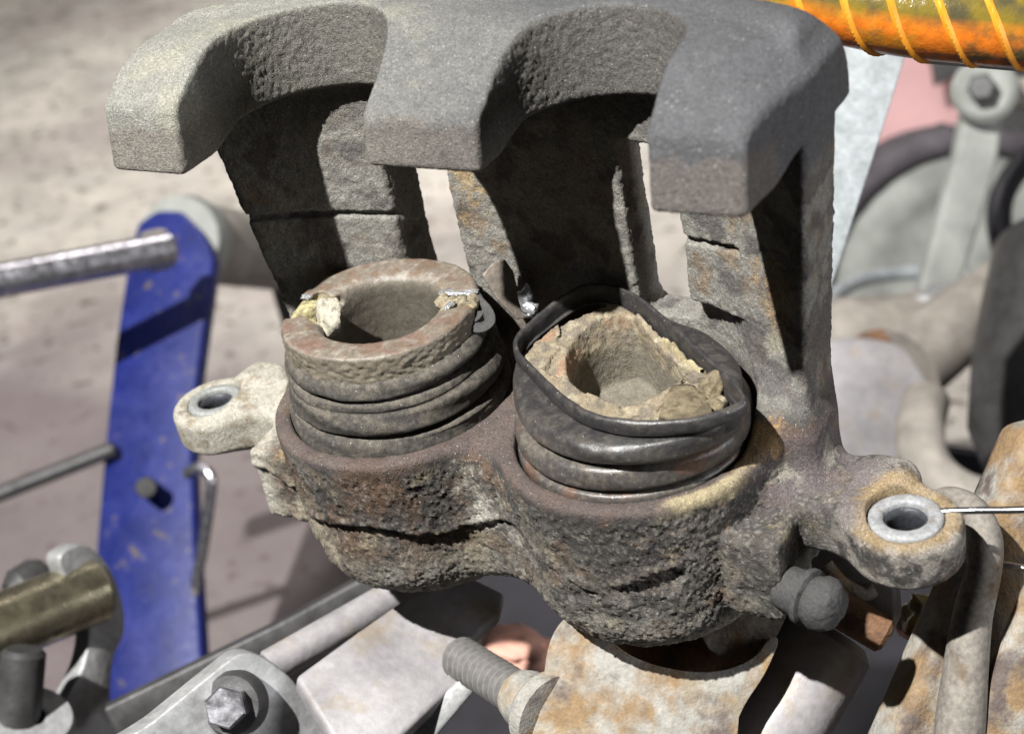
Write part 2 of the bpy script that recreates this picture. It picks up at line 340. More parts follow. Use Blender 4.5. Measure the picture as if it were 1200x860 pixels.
mesh('dust_boot', Vb, Fb, M['rubber'], dust(Vb, Nb, (.055, .051, .046), (.115, .102, .083), -.3, .8, 81), parent=cal)['label'] = 'dusty bellows boot around the unbroken piston ring'
# the right boot: its lip is pulled out of round
lip = catmull([(3, 2, 16), (5, 13, 18), (11, 22, 20), (21, 22, 20), (34, 14.5, 18.5), (48, 3.5, 16.8), (59.5, -6, 16), (61, -10.5, 15.8), (54, -17.5, 15.8), (42, -21.5, 16), (30, -19.5, 16), (14, -8.5, 16)], 30, True)
la = np.arctan2(lip[:, 1], lip[:, 0]-BX); lr = np.hypot(lip[:, 1], lip[:, 0]-BX); o = np.argsort(la)
def lipR(t): return np.interp(t, la[o], lr[o], period=2*np.pi)
def lipZ(t): return np.interp(t, la[o], lip[o, 2], period=2*np.pi)
prof2 = [(-3.4, -4.6, 0), (-.6, -4.4, 0), (.2, -2.5, 0), (.3, -.6, 0), (-.3, .5, 0), (-1.9, .85, .02), (-1.9, 1.1, .03), (-.4, 1.5, .05), (.7, 2.4, .08), (.9, 4.4, .1), (.5, 6.2, .14), (-.5, 6.9, .18), (-1.6, 7.15, .22), (-1.6, 7.4, .26), (.2, 7.8, .3), (1.7, 8.9, .34), (2.1, 11.0, .4), (1.6, 12.6, .52), (.4, 13.2, .7), (-1.0, 13.4, .85), (-1.0, 13.65, .92), (.3, 13.9, .97), (.9, 14.6, 1), (1.0, 15.8, 1), (.8, 16.9, 1), (.2, 17.4, 1), (-.5, 17.3, 1), (-.8, 16.4, 1), (-.9, 15.0, 1), (-1.0, 11, 1)]
S = catmull(prof2, 7); Vb = []
for (dr, z, w) in S:
    fd = .55+.55*np.clip(.5+.5*np.cos(th+.9), 0, 1)+.12*np.sin(5*th+z*.6) if 1.2 < z < 13 else 1.0
    base = 26.0+(dr-.4)*fd+.4+.35*np.sin(3*th+.5*z)*min(max(z, 0)/8, 1)+.25*np.sin(7*th+z)*min(max(z, 0)/10, 1)
    rr = base*(1-w)+(lipR(th)+dr)*w
    zz = z+(lipZ(th)-16)*w+.6*np.sin(th+2.2)*np.clip(z/10, 0, 1)
    Vb.append(np.stack([BX+rr*np.cos(th), rr*np.sin(th), zz], 1))
Vb = np.concatenate(Vb); Fb = ringgrid(NT, len(S)); Nb = vnormals(Vb, Fb); Vb = Vb+Nb*(.16*fbm(Vb, .18, 3, 13)+.03*fbm(Vb, 1.0, 2, 14))[:, None]
Cb = dust(Vb, Nb, (.06, .055, .051), (.12, .104, .086), -.2, .9, 83)
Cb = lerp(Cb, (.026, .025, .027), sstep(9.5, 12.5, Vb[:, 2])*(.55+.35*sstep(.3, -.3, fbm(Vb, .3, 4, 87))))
Cb = lerp(Cb, (.14, .075, .05), sstep(.15, .45, fbm(Vb, .1, 3, 85))*sstep(11, 7, Vb[:, 2])*.6)
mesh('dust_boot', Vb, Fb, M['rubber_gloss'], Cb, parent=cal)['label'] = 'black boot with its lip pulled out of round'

# ------------------------------------------------------------------ pistons
def piston1(x, y, z):
    r = np.hypot(x+BX, y); zt = 23.3+.25*np.sin(np.arctan2(y, x+BX)*3)
    d = smax(smax(r-23.2, z-zt, 1.2), 13.9-r, 4.5)
    d = np.maximum(d, -26-z)
    d = smin(d, cylz(x, y, z, (-BX, 0), 23, -30, -6, .5), .5)
    a = np.radians(191); u = (x+BX)*np.cos(a)+y*np.sin(a); v = -(x+BX)*np.sin(a)+y*np.cos(a)
    nn = .9*np.sin(u*.9+1.3*z)+.6*np.sin(v*1.7+u)
    d = smax(d, -box(u, v+nn*.5, z+nn*.4, (18.5, -.5, 24), (9, 5.2-.12*(u-18), 4.2), .5), .4)
    a = np.radians(21); u = (x+BX)*np.cos(a)+y*np.sin(a); v = -(x+BX)*np.sin(a)+y*np.cos(a)
    nn = .9*np.sin(u*1.1+1.1*z)+.6*np.sin(v*1.9-u)
    d = smax(d, -box(u, v+nn*.4, z+nn*.4, (18.5, -.5, 24.4), (9, 3.4, 2.0), .4), .4)
    return d
V, F = sdf_surface(piston1, (-56, -25, -8), (-6, 25, 26), .4); Nn = vnormals(V, F)
r = np.hypot(V[:, 0]+BX, V[:, 1]); nA = fbm(V, .3, 3, 91)
side = sstep(22.4, 23, r)*sstep(22.9, 22, V[:, 2])
V = V+Nn*(.10*nA+side*.38*fbm(V*np.array([1, 1, 2.2]), .45, 3, 92)+.06*fbm(V, 1.2, 2, 93))[:, None]
topm = sstep(.5, .9, Nn[:, 2]); cut = (sstep(.2, .6, np.abs(fbm(V, .9, 2, 95)))*0)
C = np.tile(np.array([.15, .128, .10]), (len(V), 1))
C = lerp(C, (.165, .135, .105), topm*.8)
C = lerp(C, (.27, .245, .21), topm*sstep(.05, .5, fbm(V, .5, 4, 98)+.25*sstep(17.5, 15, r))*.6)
C = lerp(C, (.17, .10, .08), topm*.8*sstep(-.05, .35, fbm(V*np.array([.4, 1, 1]), .22, 3, 96))*sstep(4, -6, V[:, 1])*.8)
C = lerp(C, (.14, .09, .06), topm*sstep(.1, .4, fbm(V, .25, 3, 97))*.7)
C = lerp(C, (.16, .138, .105), side*.8)
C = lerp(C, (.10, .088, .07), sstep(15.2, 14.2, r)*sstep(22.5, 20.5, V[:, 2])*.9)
ang = np.degrees(np.arctan2(V[:, 1], V[:, 0]+BX)) % 360
chip = ((np.abs(ang-191) < 24) & (V[:, 2] > 18.5) & (V[:, 2] < 22.6) & (r > 13)) | ((np.abs(ang-21) < 14) & (V[:, 2] > 21.4) & (V[:, 2] < 22.9) & (r > 13))
C = lerp(C, (.33, .28, .17), chip*.7)
pis = thing('piston', 'whole brown piston ring with chipped notches, in the matt dusty boot', 'piston', (-BX, 0, 0))
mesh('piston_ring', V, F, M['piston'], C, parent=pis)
def chunk(name, c, s, seed, colr, parent, mat='crumb', rot=0, facet=0):
    bm = bmesh.new(); bmesh.ops.create_icosphere(bm, subdivisions=4, radius=1)
    V = np.array([v.co[:] for v in bm.verts]); F = [[v.index for v in f.verts] for f in bm.faces]; bm.free()
    nn = noise(V+seed*3.1, 1.3, seed)*.55+.25*fbm(V+seed, 3, 3, seed+3); 
    if facet:
        g = np.random.default_rng(seed); D = g.normal(size=(11, 3)); D /= np.linalg.norm(D, axis=1)[:, None]; h_ = g.uniform(.62, .95, 11)
        q = V@D.T; V = V*np.min(np.where(q > .05, h_/np.maximum(q, .05), 9), axis=1)[:, None]*1.15; nn = nn*.12
    V = np.sign(V)*np.abs(V)**.8*(1+nn)[:, None]*np.array(s)
    cr, sr = math.cos(rot), math.sin(rot); V = np.stack([V[:, 0]*cr-V[:, 1]*sr, V[:, 0]*sr+V[:, 1]*cr, V[:, 2]], 1)+np.array(c)
    Cc = lerp(np.tile(np.array(colr), (len(V), 1)), np.array(colr)*.5, sstep(0, .5, fbm(V, .6, 3, seed)))
    return mesh(name, V, np.array(F), M[mat], Cc, parent=parent)
chunk('fragment', (-50, -3.4, 20.6), (3.2, 3.4, 2.4), 3, (.42, .37, .20), pis, facet=1)
chunk('fragment', (-45.0, -1.2, 20.6), (2.0, 1.5, 1.6), 5, (.36, .30, .20), pis)
chunk('fragment', (-42.6, -4.2, 20.2), (2.0, 3.8, 4.2), 9, (.42, .39, .31), pis, rot=.4, facet=1)
for k, (x, y) in enumerate([(-13.5, 7.2), (-11.6, 6.4), (-15.4, 6.0), (-10.4, 7.8), (-17, 5.2)]): chunk('fragment', (x, y, 22.3), (1.9, 1.6, 1.3), 20+k, (.27, .23, .16), pis, facet=1)

SEED = np.stack([rng.uniform(4, 60, 70), rng.uniform(-24, 27, 70)], 1)[:30]; SH = rng.normal(0, .55, 70); SG = rng.normal(0, .13, (70, 2))
def piston2(x, y, z):
    t = np.arctan2(y, x-BX); r = np.hypot(x-BX, y); Ro = np.minimum(lipR(t)-1.5, 24.5)
    hr = np.hypot((x-30)*.92, y-5.5); q = np.arctan2(y-5.5, x-30)
    best = np.full(x.shape, 1e9); fz = np.zeros(x.shape)
    wx = x+.5*np.sin(y*1.3)+.4*np.sin(z*1.1+y*.5); wy = y+.5*np.sin(x*1.1+1)+.3*np.sin(z*1.4)
    for k in range(30):
        dx = wx-SEED[k, 0]; dy = wy-SEED[k, 1]; d2 = dx*dx+dy*dy; mk = d2 < best
        best = np.where(mk, d2, best); fz = np.where(mk, SH[k]+SG[k, 0]*dx+SG[k, 1]*dy, fz)
    zt = 13.9+fz+1.3*np.sin(q*2+1.2)+4.6*sstep(7, 20, y)-1.2*sstep(-4, -12, y)
    ho = 13.5+.18*fz+.3*np.sin(q*5+1)+np.clip(z-10, 0, 9)*.22
    d = smax(smax(r-Ro, z-zt, .4), -smax(hr-ho, r-Ro+2.0, 2.0), .5)
    d = np.maximum(d, -8-z)
    return smin(d, smax(z+1, r-22, .3), 2)
V, F = sdf_surface(piston2, (4, -24, -5), (58, 27, 22), .4); Nn = vnormals(V, F)
nA = fbm(V, .22, 3, 101); nB = fbm(V, .6, 3, 103)
top = sstep(8, 11, V[:, 2])
V = V+Nn*((.16*nB+.10*noise(V, 1.6, 9))*top+.08*nB)[:, None]; Nn = vnormals(V, F)
C = np.tile(np.array([.23, .188, .13]), (len(V), 1))
C = lerp(C, (.15, .13, .105), sstep(-.1, .35, nA)*.75); C = lerp(C, (.34, .30, .21), sstep(.12, .4, fbm(V, .3, 3, 107))*.6); C = lerp(C, (.28, .16, .10), sstep(.2, .45, fbm(V, .15, 3, 109))*sstep(30, 15, V[:, 0])*.6)
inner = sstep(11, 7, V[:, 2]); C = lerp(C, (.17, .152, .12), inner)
pis2 = thing('piston', 'crumbled clay coloured piston stump with ragged rim, in the black boot', 'piston', (BX, 0, 0))
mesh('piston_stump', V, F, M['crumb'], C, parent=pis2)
sh_t = np.linspace(.10, 1.30, 60); rows_ = []
for (dr_, z_) in [(-1.3, 8), (-1.2, 15.4), (-1.7, 15.9), (-2.5, 15.6), (-2.9, 8)]:
    R_ = lipR(sh_t)+dr_; rows_.append(np.stack([BX+R_*np.cos(sh_t), R_*np.sin(sh_t), z_+.5*np.sin(sh_t*9)*(z_ > 10)+.35*np.sin(sh_t*23)*(z_ > 10)+.8*(sh_t-.5)*(z_ > 10)], 1))
i_, j_ = np.meshgrid(np.arange(4), np.arange(59), indexing='ij'); Fs = np.stack([i_*60+j_, i_*60+j_+1, (i_+1)*60+j_+1, (i_+1)*60+j_], -1).reshape(-1, 4)
Vs = np.concatenate(rows_); mesh('wall_shell', Vs, Fs, M['crumb'], lerp(np.tile(np.array([.36, .31, .19]), (len(Vs), 1)), (.22, .18, .11), sstep(0, .4, fbm(Vs, .4, 3, 5))), parent=pis2)
for k, (x, y, z_, sx_, sy_, sz_, ro_) in enumerate([(48.5, -10, 12.6, 5.6, 4.6, 3.4, .5), (50.5, -1.5, 13.0, 3.2, 2.0, 2.6, -.7), (54, -7.5, 13.0, 2.6, 1.8, 2.2, 0)]): chunk('fragment', (x, y, z_), (sx_, sy_, sz_), 40+k, (.19, .155, .10), pis2, rot=ro_, facet=1)

# ------------------------------------------------------------------ caliper small parts
def lathe(name, prof, c, axis, mat, parent=None, n=64, colors=None, nz=0, sm=True):
    prof = np.array(prof, float); t = np.linspace(0, 2*np.pi, n, endpoint=False)
    V = np.concatenate([np.stack([r*np.cos(t), r*np.sin(t), np.full(n, z)], 1) for r, z in prof]); F = ringgrid(n, len(prof))
    q = Vector((0, 0, 1)).rotation_difference(Vector(axis).normalized()).to_matrix(); V = V@np.array(q).T+np.array(c, float)
    if nz: V = V+vnormals(V, F)*(nz*fbm(V, .4, 3, 5))[:, None]
    return mesh(name, V, F, mat, colors, parent=parent, smooth=sm)
for sx, R in ((1, 7.7), (-1, 7.3)):
    bu = lathe('bushing', [(4.4, -12.2), (4.5, -11.2), (4.8, -10.75), (5.3, -10.6), (6.0, -10.6), (R-1.2, -10.6), (R-.7, -10.7), (R-.25, -11.0), (R, -11.6), (R, -13.1)], (sx*90.8, -2, 0), (0, 0, 1), M['zinc' if sx > 0 else 'zinc_dull'], cal, n=96, nz=.07)
    lathe('sleeve', [(4.45, -12.0), (3.9, -12.0), (3.8, -14), (3.8, -24), (4.3, -24)], (sx*90.8, -2, 0), (0, 0, 1), M['dark_bore'], bu, n=64)

# ------------------------------------------------------------------ helpers for things placed along sight lines at their own distance
SC = 1.0                                                            # scale of size and distance for a far group
def at(u, v, t):
    return CP+t*SC*(CR.T@np.array([(u-600)/FPX, (v-430)/FPX, 1.0]))
VIEW = CR[2]
def plate(name, px, t, thick, mat, parent=None, gu=0, gv=0, bevel=1.0, nz=0, ext=None):
    """a plate whose outline is given by sight lines; 1/t varies linearly, so it is flat and may be tilted"""
    thick *= SC; bevel *= SC; u0 = sum(p[0] for p in px)/len(px); v0 = sum(p[1] for p in px)/len(px)
    top = [at(u, v, t/(1+gu*(u-u0)/1000+gv*(v-v0)/1000)) for u, v in px]
    n = np.cross(top[1]-top[0], top[2]-top[0]); n = n/np.linalg.norm(n)
    if n@VIEW < 0: n = -n
    k = len(px); bm = bmesh.new(); A = [bm.verts.new(tuple(p*MM)) for p in top]; B = [bm.verts.new(tuple((p+n*thick)*MM)) for p in top]
    bm.faces.new(A); bm.faces.new(B[::-1])
    for i in range(k): bm.faces.new((A[(i+1) % k], A[i], B[i], B[(i+1) % k]))
    bmesh.ops.recalc_face_normals(bm, faces=bm.faces)
    if bevel: bmesh.ops.bevel(bm, geom=bm.edges[:]+bm.verts[:], offset=bevel*MM, segments=3, profile=.5, affect='EDGES', clamp_overlap=True)
    me = bpy.data.meshes.new(name); bm.to_mesh(me); bm.free(); me.materials.append(mat)
    me.polygons.foreach_set('use_smooth', np.ones(len(me.polygons), bool)); me.set_sharp_from_angle(angle=math.radians(40))
    o = bpy.data.objects.new(name, me); col.objects.link(o)
    if parent: attach(o, parent)
    return o
def smooth_px(px, n=5): return [tuple(p) for p in catmull([(float(a), float(b)) for a, b in px], n, True)]
def tube(name, pts, r, mat, parent=None, seg=20, flat=1.0, side=None, n=10, ridges=None):
    r = np.atleast_1d(r)*SC
    P = catmull(pts, n) if len(pts) > 2 else np.array([np.array(pts[0])*(1-t)+np.array(pts[1])*t for t in np.linspace(0, 1, 24)])
    T = np.gradient(P, axis=0); T /= np.linalg.norm(T, axis=1)[:, None]
    u = np.array(side if side is not None else VIEW, float); rows = []; L = np.concatenate([[0], np.cumsum(np.linalg.norm(np.diff(P, axis=0), axis=1))])
    a = np.linspace(0, 2*np.pi, seg, endpoint=False); rr = np.interp(np.linspace(0, 1, len(P)), np.linspace(0, 1, len(np.atleast_1d(r))), np.atleast_1d(r))
    for i in range(len(P)):
        e1 = u-(u@T[i])*T[i]; e1 /= np.linalg.norm(e1); e2 = np.cross(T[i], e1); u = e1
        q = rr[i]*np.ones(seg)
        if ridges: ph = (L[i]/ridges[0]-3*a/(2*np.pi)) % 1; q = q+ridges[1]*np.exp(-((ph-.5)/ridges[2])**2)
        rows.append(P[i]+np.outer(q*np.cos(a)*flat, e1)+np.outer(q*np.sin(a), e2))
    V = np.concatenate(rows); F = ringgrid(seg, len(P)); k = len(V)
    V = np.concatenate([V, P[:1], P[-1:]]); cap = [[(j+1) % seg, j, k, k] for j in range(seg)]+[[(len(P)-1)*seg+j, (len(P)-1)*seg+(j+1) % seg, k+1, k+1] for j in range(seg)]
    o = mesh(name, [tuple(v) for v in V], [list(f) for f in F]+[c[:3] for c in cap], mat, parent=parent); o.data.set_sharp_from_angle(angle=math.radians(50)); return o
def solid(name, prof, a, b, mat, parent=None, n=40, nz=0):
    """lathe from a to b: prof of (radius, fraction along)"""
    a = np.array(a, float); b = np.array(b, float); L = np.linalg.norm(b-a)
    o = lathe(name, [(max(r, .001)*SC, f*L) for r, f in prof], a, tuple(b-a), mat, parent, n, nz=nz); o.data.set_sharp_from_angle(angle=math.radians(35)); return o
def rod(name, a, b, r, mat, parent=None, ch=.6, n=40, nz=0):
    L = np.linalg.norm(np.array(b, float)-np.array(a, float)); e = ch*SC/L
    return solid(name, [(0, 0), (r-ch, 0), (r, e), (r, .25), (r, .5), (r, .75), (r, 1-e), (r-ch, 1), (0, 1)], a, b, mat, parent, n, nz)
def hexa(name, a, b, r, mat, parent=None):
    o = rod(name, a, b, r, mat, parent, ch=.5, n=6); o.data.polygons.foreach_set('use_smooth', np.zeros(len(o.data.polygons), bool)); return o

M['blue'] = material('blue_paint', (.006, .014, .13), .5, fine=((.06, .25),), bumps=((.2, .2),), spec=.5, rvar=.1, mix=(((.03, .035, .16), .03, .5, .75), ((.09, .075, .065), .12, .63, .66)))
M['chrome'] = material('dull_chrome', (.42, .41, .44), .3, .9, fine=((.15, .3),), bumps=((.3, .1),), rvar=.12)
M['grey_steel'] = material('grey_steel', (.36, .36, .36), .5, .35, fine=((.12, .25), (.5, .15)), bumps=((.4, .25),), rvar=.1)
M['pale_steel'] = material('pale_steel', (.31, .295, .30), .55, .15, fine=((.06, .22), (.4, .12)), bumps=((.35, .2),), mix=(((.30, .255, .21), .08, .52, .66),))
M['strap'] = material('dull_strap', (.20, .18, .155), .75, .0, fine=((.2, .25), (.8, .2)), bumps=((.5, .2),), mix=(((.11, .075, .045), .06, .55, .66),))
M['stud'] = material('grey_stud', (.22, .21, .20), .55, .3, fine=((.6, .2),))
M['dark_steel'] = material('dark_steel', (.07, .068, .068), .5, .4, fine=((.15, .3),), bumps=((.4, .2),))
M['olive'] = material('olive_passivated_steel', (.29, .26, .18), .3, .85, fine=((.1, .35),), bumps=((.4, .15),), rvar=.1)
M['tan'] = material('dusty_tan_metal', (.29, .262, .23), .7, fine=((.07, .3),), bumps=((.3, .3),))
M['rust_white'] = material('rusty_whitened_metal', (.28, .268, .24), .8, fine=((.25, .2), (1.2, .15)), bumps=((.3, .5), (1.2, .2)), mix=(((.22, .145, .075), .07, .44, .58), ((.10, .078, .068), .08, .54, .66), ((.24, .195, .13), .045, .54, .68)))
M['rust'] = material('brown_rust', (.16, .085, .045), .85, fine=((.25, .3), (1.2, .2)), bumps=((.4, .5), (1.2, .2)), mix=(((.08, .05, .035), .12, .5, .65),))
M['galv'] = material('galvanised_sheet', (.33, .35, .36), .55, .1, fine=((.15, .22), (.5, .15)), bumps=((.2, .15),))
M['pink'] = material('pink_paint', (.60, .36, .36), .6, fine=((.01, .15),))
M['drum'] = material('grey_green_drum', (.31, .32, .295), .6, fine=((.03, .3),), bumps=((.1, .4),))
M['tyre'] = material('dusty_tyre', (.085, .075, .085), .85, fine=((.05, .35),), bumps=((.15, .6),))
M['black'] = material('black_plastic', (.018, .017, .022), .55, fine=((.05, .3),), bumps=((.1, .3),))
M['orange'] = material('orange_hose', (.66, .17, .015), .22, fine=((.3, .25),), bumps=((.6, .2),), mix=(((.36, .24, .025), .05, .44, .60), ((.13, .10, .04), .09, .56, .68)))
M['orange_rib'] = material('orange_rib', (.72, .28, .02), .45, fine=((.3, .15),))
nt = M['orange'].node_tree; bs = nt.nodes['Principled BSDF']; src = bs.inputs['Base Color'].links[0].from_socket
ge = nt.nodes.new('ShaderNodeNewGeometry'); sp = nt.nodes.new('ShaderNodeSeparateXYZ'); nt.links.new(ge.outputs['Normal'], sp.inputs[0])
mr = nt.nodes.new('ShaderNodeMapRange'); mr.inputs[1].default_value = -.15; mr.inputs[2].default_value = .35; nt.links.new(sp.outputs[2], mr.inputs[0])
mx = nt.nodes.new('ShaderNodeMix'); mx.data_type = 'RGBA'; nt.links.new(mr.outputs[0], mx.inputs[0]); nt.links.new(src, mx.inputs[6]); mx.inputs[7].default_value = (.17, .125, .02, 1)   # film of olive dust on the upper side
fn = nt.nodes.new('ShaderNodeTexNoise'); fn.inputs['Scale'].default_value = 160; fn.inputs['Detail'].default_value = 4; tcn = nt.nodes.new('ShaderNodeTexCoord'); nt.links.new(tcn.outputs['Object'], fn.inputs['Vector'])
mr2 = nt.nodes.new('ShaderNodeMapRange'); mr2.inputs[1].default_value = .45; mr2.inputs[2].default_value = .65; nt.links.new(fn.outputs['Fac'], mr2.inputs[0])
mx2 = nt.nodes.new('ShaderNodeMix'); mx2.data_type = 'RGBA'; nt.links.new(mr2.outputs[0], mx2.inputs[0]); nt.links.new(mx.outputs[2], mx2.inputs[6]); mx2.inputs[7].default_value = (.07, .06, .03, 1)
mx3 = nt.nodes.new('ShaderNodeMix'); mx3.data_type = 'RGBA'; nt.links.new(mr.outputs[0], mx3.inputs[0]); nt.links.new(src, mx3.inputs[6]); nt.links.new(mx2.outputs[2], mx3.inputs[7]); nt.links.new(mx3.outputs[2], bs.inputs['Base Color'])
M['flesh'] = material('pink_rag', (.62, .34, .26), .8, fine=((.1, .2),))
M['cap'] = material('grey_rubber_cap', (.052, .05, .049), .8, fine=((1.5, .3),), bumps=((1.2, .25),))

# bleed screw under the right ear
a = np.array([70, -2, -28.]); ax_ = at(980, 712, 322)-at(922, 686, 330); ax_ /= np.linalg.norm(ax_); b0 = at(918, 686, 321)
bl = solid('bleed_screw', [(0, 0), (4.6, 0), (4.9, .1), (5.1, .34), (4.9, .38), (6.0, .41), (6.1, .5), (5.1, .54), (5.2, .58), (5.7, .68), (5.6, .82), (4.6, .95), (3.0, 1.0), (0, 1.02)], b0, b0+ax_*13.5, M['cap'], cal, n=48, nz=.35)

# torn piece of boot clip between the bores
c0 = (-9, 21, 10)
plate('boot_clip', [(566, 322), (578, 308), (592, 304), (602, 318), (606, 335), (622, 350), (628, 372), (606, 374), (584, 352)], 359, 1.0, M['piston_plain'], cal, gu=-.25, bevel=.3)
for k, (u, v, t, s_) in enumerate([(617, 350, 355, (1.6, 1.2, 3.2)), (622, 363, 353, (1.9, 1.2, 1.5))]): chunk('foil_scrap', at(u, v, t), s_, 60+k, (.6, .6, .6), cal, 'foil')
tube('clip_wire', [at(538, 346, 354), at(556, 352, 351), at(570, 364, 348), at(574, 377, 347), at(562, 384, 347), at(546, 378, 348)], 1.5, M['cap'], cal, seg=14, flat=.4)
tube('clip_wire', [at(548, 340, 355), at(560, 350, 352), at(563, 364, 349), at(556, 374, 348), at(542, 372, 349)], 1.2, M['cap'], cal, seg=14, flat=.4)
for k, (u, v, t, s_) in enumerate([(-17.0, 9.0, 23.2, (2.6, 1.1, .4)), (-12.5, 9.8, 23.1, (2.0, 1.0, .5)), (-52.4, .4, 22.9, (1.0, 1.4, .7)), (-14.0, 3.8, 23.1, (1.8, .8, .4))]): chunk('foil_scrap', (u, v, t), s_, 70+k, (.6, .6, .6), pis, 'foil', rot=.5*k)

# ------------------------------------------------------------------ tie wire through the right ear
wr = thing('tie_wire', 'thin bright steel wire hooked through the ear bushing beside the rusty beam', 'wire', at(1075, 605, 318))
tube('wire_strand', [at(1300, 590, 300), at(1200, 597, 306), at(1140, 598, 309), at(1096, 600, 312), at(1080, 604, 316), at(1070, 611, 322), at(1064, 620, 332), at(1068, 640, 343), at(1095, 650, 348), at(1125, 655, 346), at(1170, 660, 340), at(1215, 668, 335), at(1300, 680, 330)], .75, M['steel'], wr, seg=12, n=14)

# ------------------------------------------------------------------ blue stand with rods, left
SC = 1.2
st = thing('blue_stand', 'blue painted steel upright with round top on the concrete floor, rods through it', 'stand', at(180, 930, 640))
plate('upright', [(150, 300), (160, 262), (185, 244), (212, 246), (236, 270), (250, 300), (240, 370), (226, 470), (224, 540), (228, 640), (236, 780), (250, 1280), (120, 1280), (112, 780), (112, 640), (122, 520), (135, 400)], 640, 9, M['blue'], st, gu=.2, gv=.25, bevel=2.0)
rod('cross_rod', at(-80, 344, 590), at(203, 291, 622), 6.8, M['chrome'], st)
solid('collar', [(0, 0), (7.5, 0), (8.5, .2), (8.5, .8), (7.0, 1), (0, 1)], at(172, 296, 622), at(196, 291, 630), M['tan'], st)
rod('lower_rod', at(-60, 602, 640), at(135, 525, 645), 3.4, M['dark_steel'], st)
rod('rivet', at(171, 571, 618), at(172, 570, 640), 4.2, M['dark_steel'], st)
hub = thing('axle_drum', 'dull tan steel drum with grey flange behind the blue upright', 'drum', at(260, 290, 720))
solid('flange', [(0, 0), (17, 0), (20, .1), (21, .5), (20, .9), (17, 1), (0, 1)], at(207, 281, 690), at(226, 284, 705), M['drum'], hub, n=64)
rod('barrel', at(226, 284, 705), at(345, 300, 790), 18.5, M['tan'], hub, ch=2, n=64)
rod('stem', at(330, 330, 780), at(330, 330, 780)*np.array([1, 1, 0])+np.array([0, 0, -419.0]), 6, M['dark_steel'], hub)
hk = thing('wire_hook', 'bent lilac grey wire hook standing beside the blue upright', 'hook', at(222, 720, 620))
tube('hook_wire', [at(218, 556, 612), at(232, 548, 610), at(246, 556, 608), at(247, 575, 608), at(238, 640, 612), at(229, 690, 616), at(226, 760, 622), at(226, 1200, 650)], 2.3, M['chrome'], hk, seg=14)

# ------------------------------------------------------------------ brass coloured pipe in a bracket, bottom left corner
SC = 1.0
br_ = thing('pipe_bracket', 'olive steel pipe held in a grey plate bracket with a dark bolt', 'bracket', at(60, 900, 520))
rod('pipe', at(-80, 768, 470), at(118, 688, 505), 11, M['olive'], br_, ch=1.2, n=56)
plate('bracket_plate', smooth_px([(70, 655), (86, 640), (104, 640), (126, 660), (143, 700), (146, 740), (134, 770), (130, 820), (136, 900), (60, 920), (70, 840), (98, 780), (104, 730), (84, 690)], 4), 500, 7, M['grey_steel'], br_, gu=-.6, bevel=1.5)
rod('bolt_shank', at(28, 760, 468), at(20, 850, 470), 6.8, M['dark_steel'], br_, ch=1.5)
solid('washer', [(4, 0), (12, 0), (13, .3), (13, .8), (12, 1), (4, 1)], at(38, 838, 470), at(34, 858, 474), M['grey_steel'], br_)
solid('knob', [(0, 0), (6, .02), (8, .25), (8, .7), (5, .95), (0, 1)], at(55, 672, 540), at(10, 700, 530), M['dark_steel'], br_)

# ------------------------------------------------------------------ grey clamp arm, bottom
cl = thing('clamp_arm', 'dusty grey steel clamp arm with flat plate and hex bolt, beneath the caliper', 'clamp', at(330, 900, 480))
plate('top_plate', [(346, 792), (420, 738), (486, 692), (548, 672), (592, 694), (588, 716), (552, 748), (566, 770), (540, 796), (440, 890), (400, 880)], 386, 6, M['pale_steel'], cl, gu=-.1, gv=.5, bevel=1.4)
plate('side_cheek', smooth_px([(110, 900), (180, 845), (250, 788), (282, 766), (306, 768), (330, 784), (352, 806), (400, 862), (430, 920), (200, 960)], 4), 372, 7, M['grey_steel'], cl, gu=-.3, bevel=2.2)
rod('hinge_pin', at(314, 782, 396), at(500, 676, 420), 4.5, M['pale_steel'], cl)
plate('edge_strip', [(440, 890), (538, 796), (562, 788), (566, 798), (480, 900)], 378, 4, M['grey_steel'], cl, bevel=.8)
wsh = solid('washer', [(3, 0), (7, 0), (8, .3), (8, .8), (7, 1), (3, 1)], at(270, 826, 367), at(280, 822, 373), M['dark_steel'], cl)
hexa('hex_bolt', at(263, 829, 362), at(271, 826, 369), 5.2, M['chrome'], cl)
bar = thing('dark_bar', 'dark flat steel bar lying behind the grey clamp arm', 'bar', at(300, 760, 560))
plate('bar_body', [(120, 830), (330, 728), (440, 668), (500, 640), (506, 660), (440, 700), (330, 768), (140, 868)], 490, 8, M['dark_steel'], bar, gu=-.1, bevel=1.2)

# ------------------------------------------------------------------ rusty saddle bracket with a threaded stud, under the caliper
sad = thing('rusty_bracket', 'rust stained whitish steel bracket with threaded stud, right under the caliper', 'bracket', at(760, 900, 410))
plate('front_web', smooth_px([(636, 900), (636, 820), (642, 760), (658, 728), (678, 720), (702, 738), (740, 768), (790, 784), (840, 786), (880, 772), (902, 748), (912, 752), (896, 790), (866, 840), (846, 920)], 4), 350, 7, M['rust_white'], sad, gu=.04, gv=.12, bevel=1.6)
plate('back_web', [(672, 715), (800, 690), (926, 694), (924, 720), (900, 764), (850, 796), (740, 790), (690, 750)], 370, 6, M['rust'], sad, gu=.1, bevel=2.0)
plate('flange', smooth_px([(820, 700), (900, 690), (928, 690), (926, 712), (906, 752), (880, 776), (830, 760)], 4), 357, 4, M['rust_white'], sad, bevel=1.5)
a = at(536, 768, 384); b = at(628, 826, 358); Lh = np.linalg.norm(b-a); NR = 15
pr = [(0, 0), (4.6, 0)]
for k in range(NR): pr += [(4.2, (k+.04)/NR), (4.2, (k+.16)/NR), (5.35, (k+.5)/NR), (5.35, (k+.66)/NR), (4.2, (k+.96)/NR)]
solid('threaded_stud', pr+[(0, 1)], a, b, M['stud'], sad, n=36)
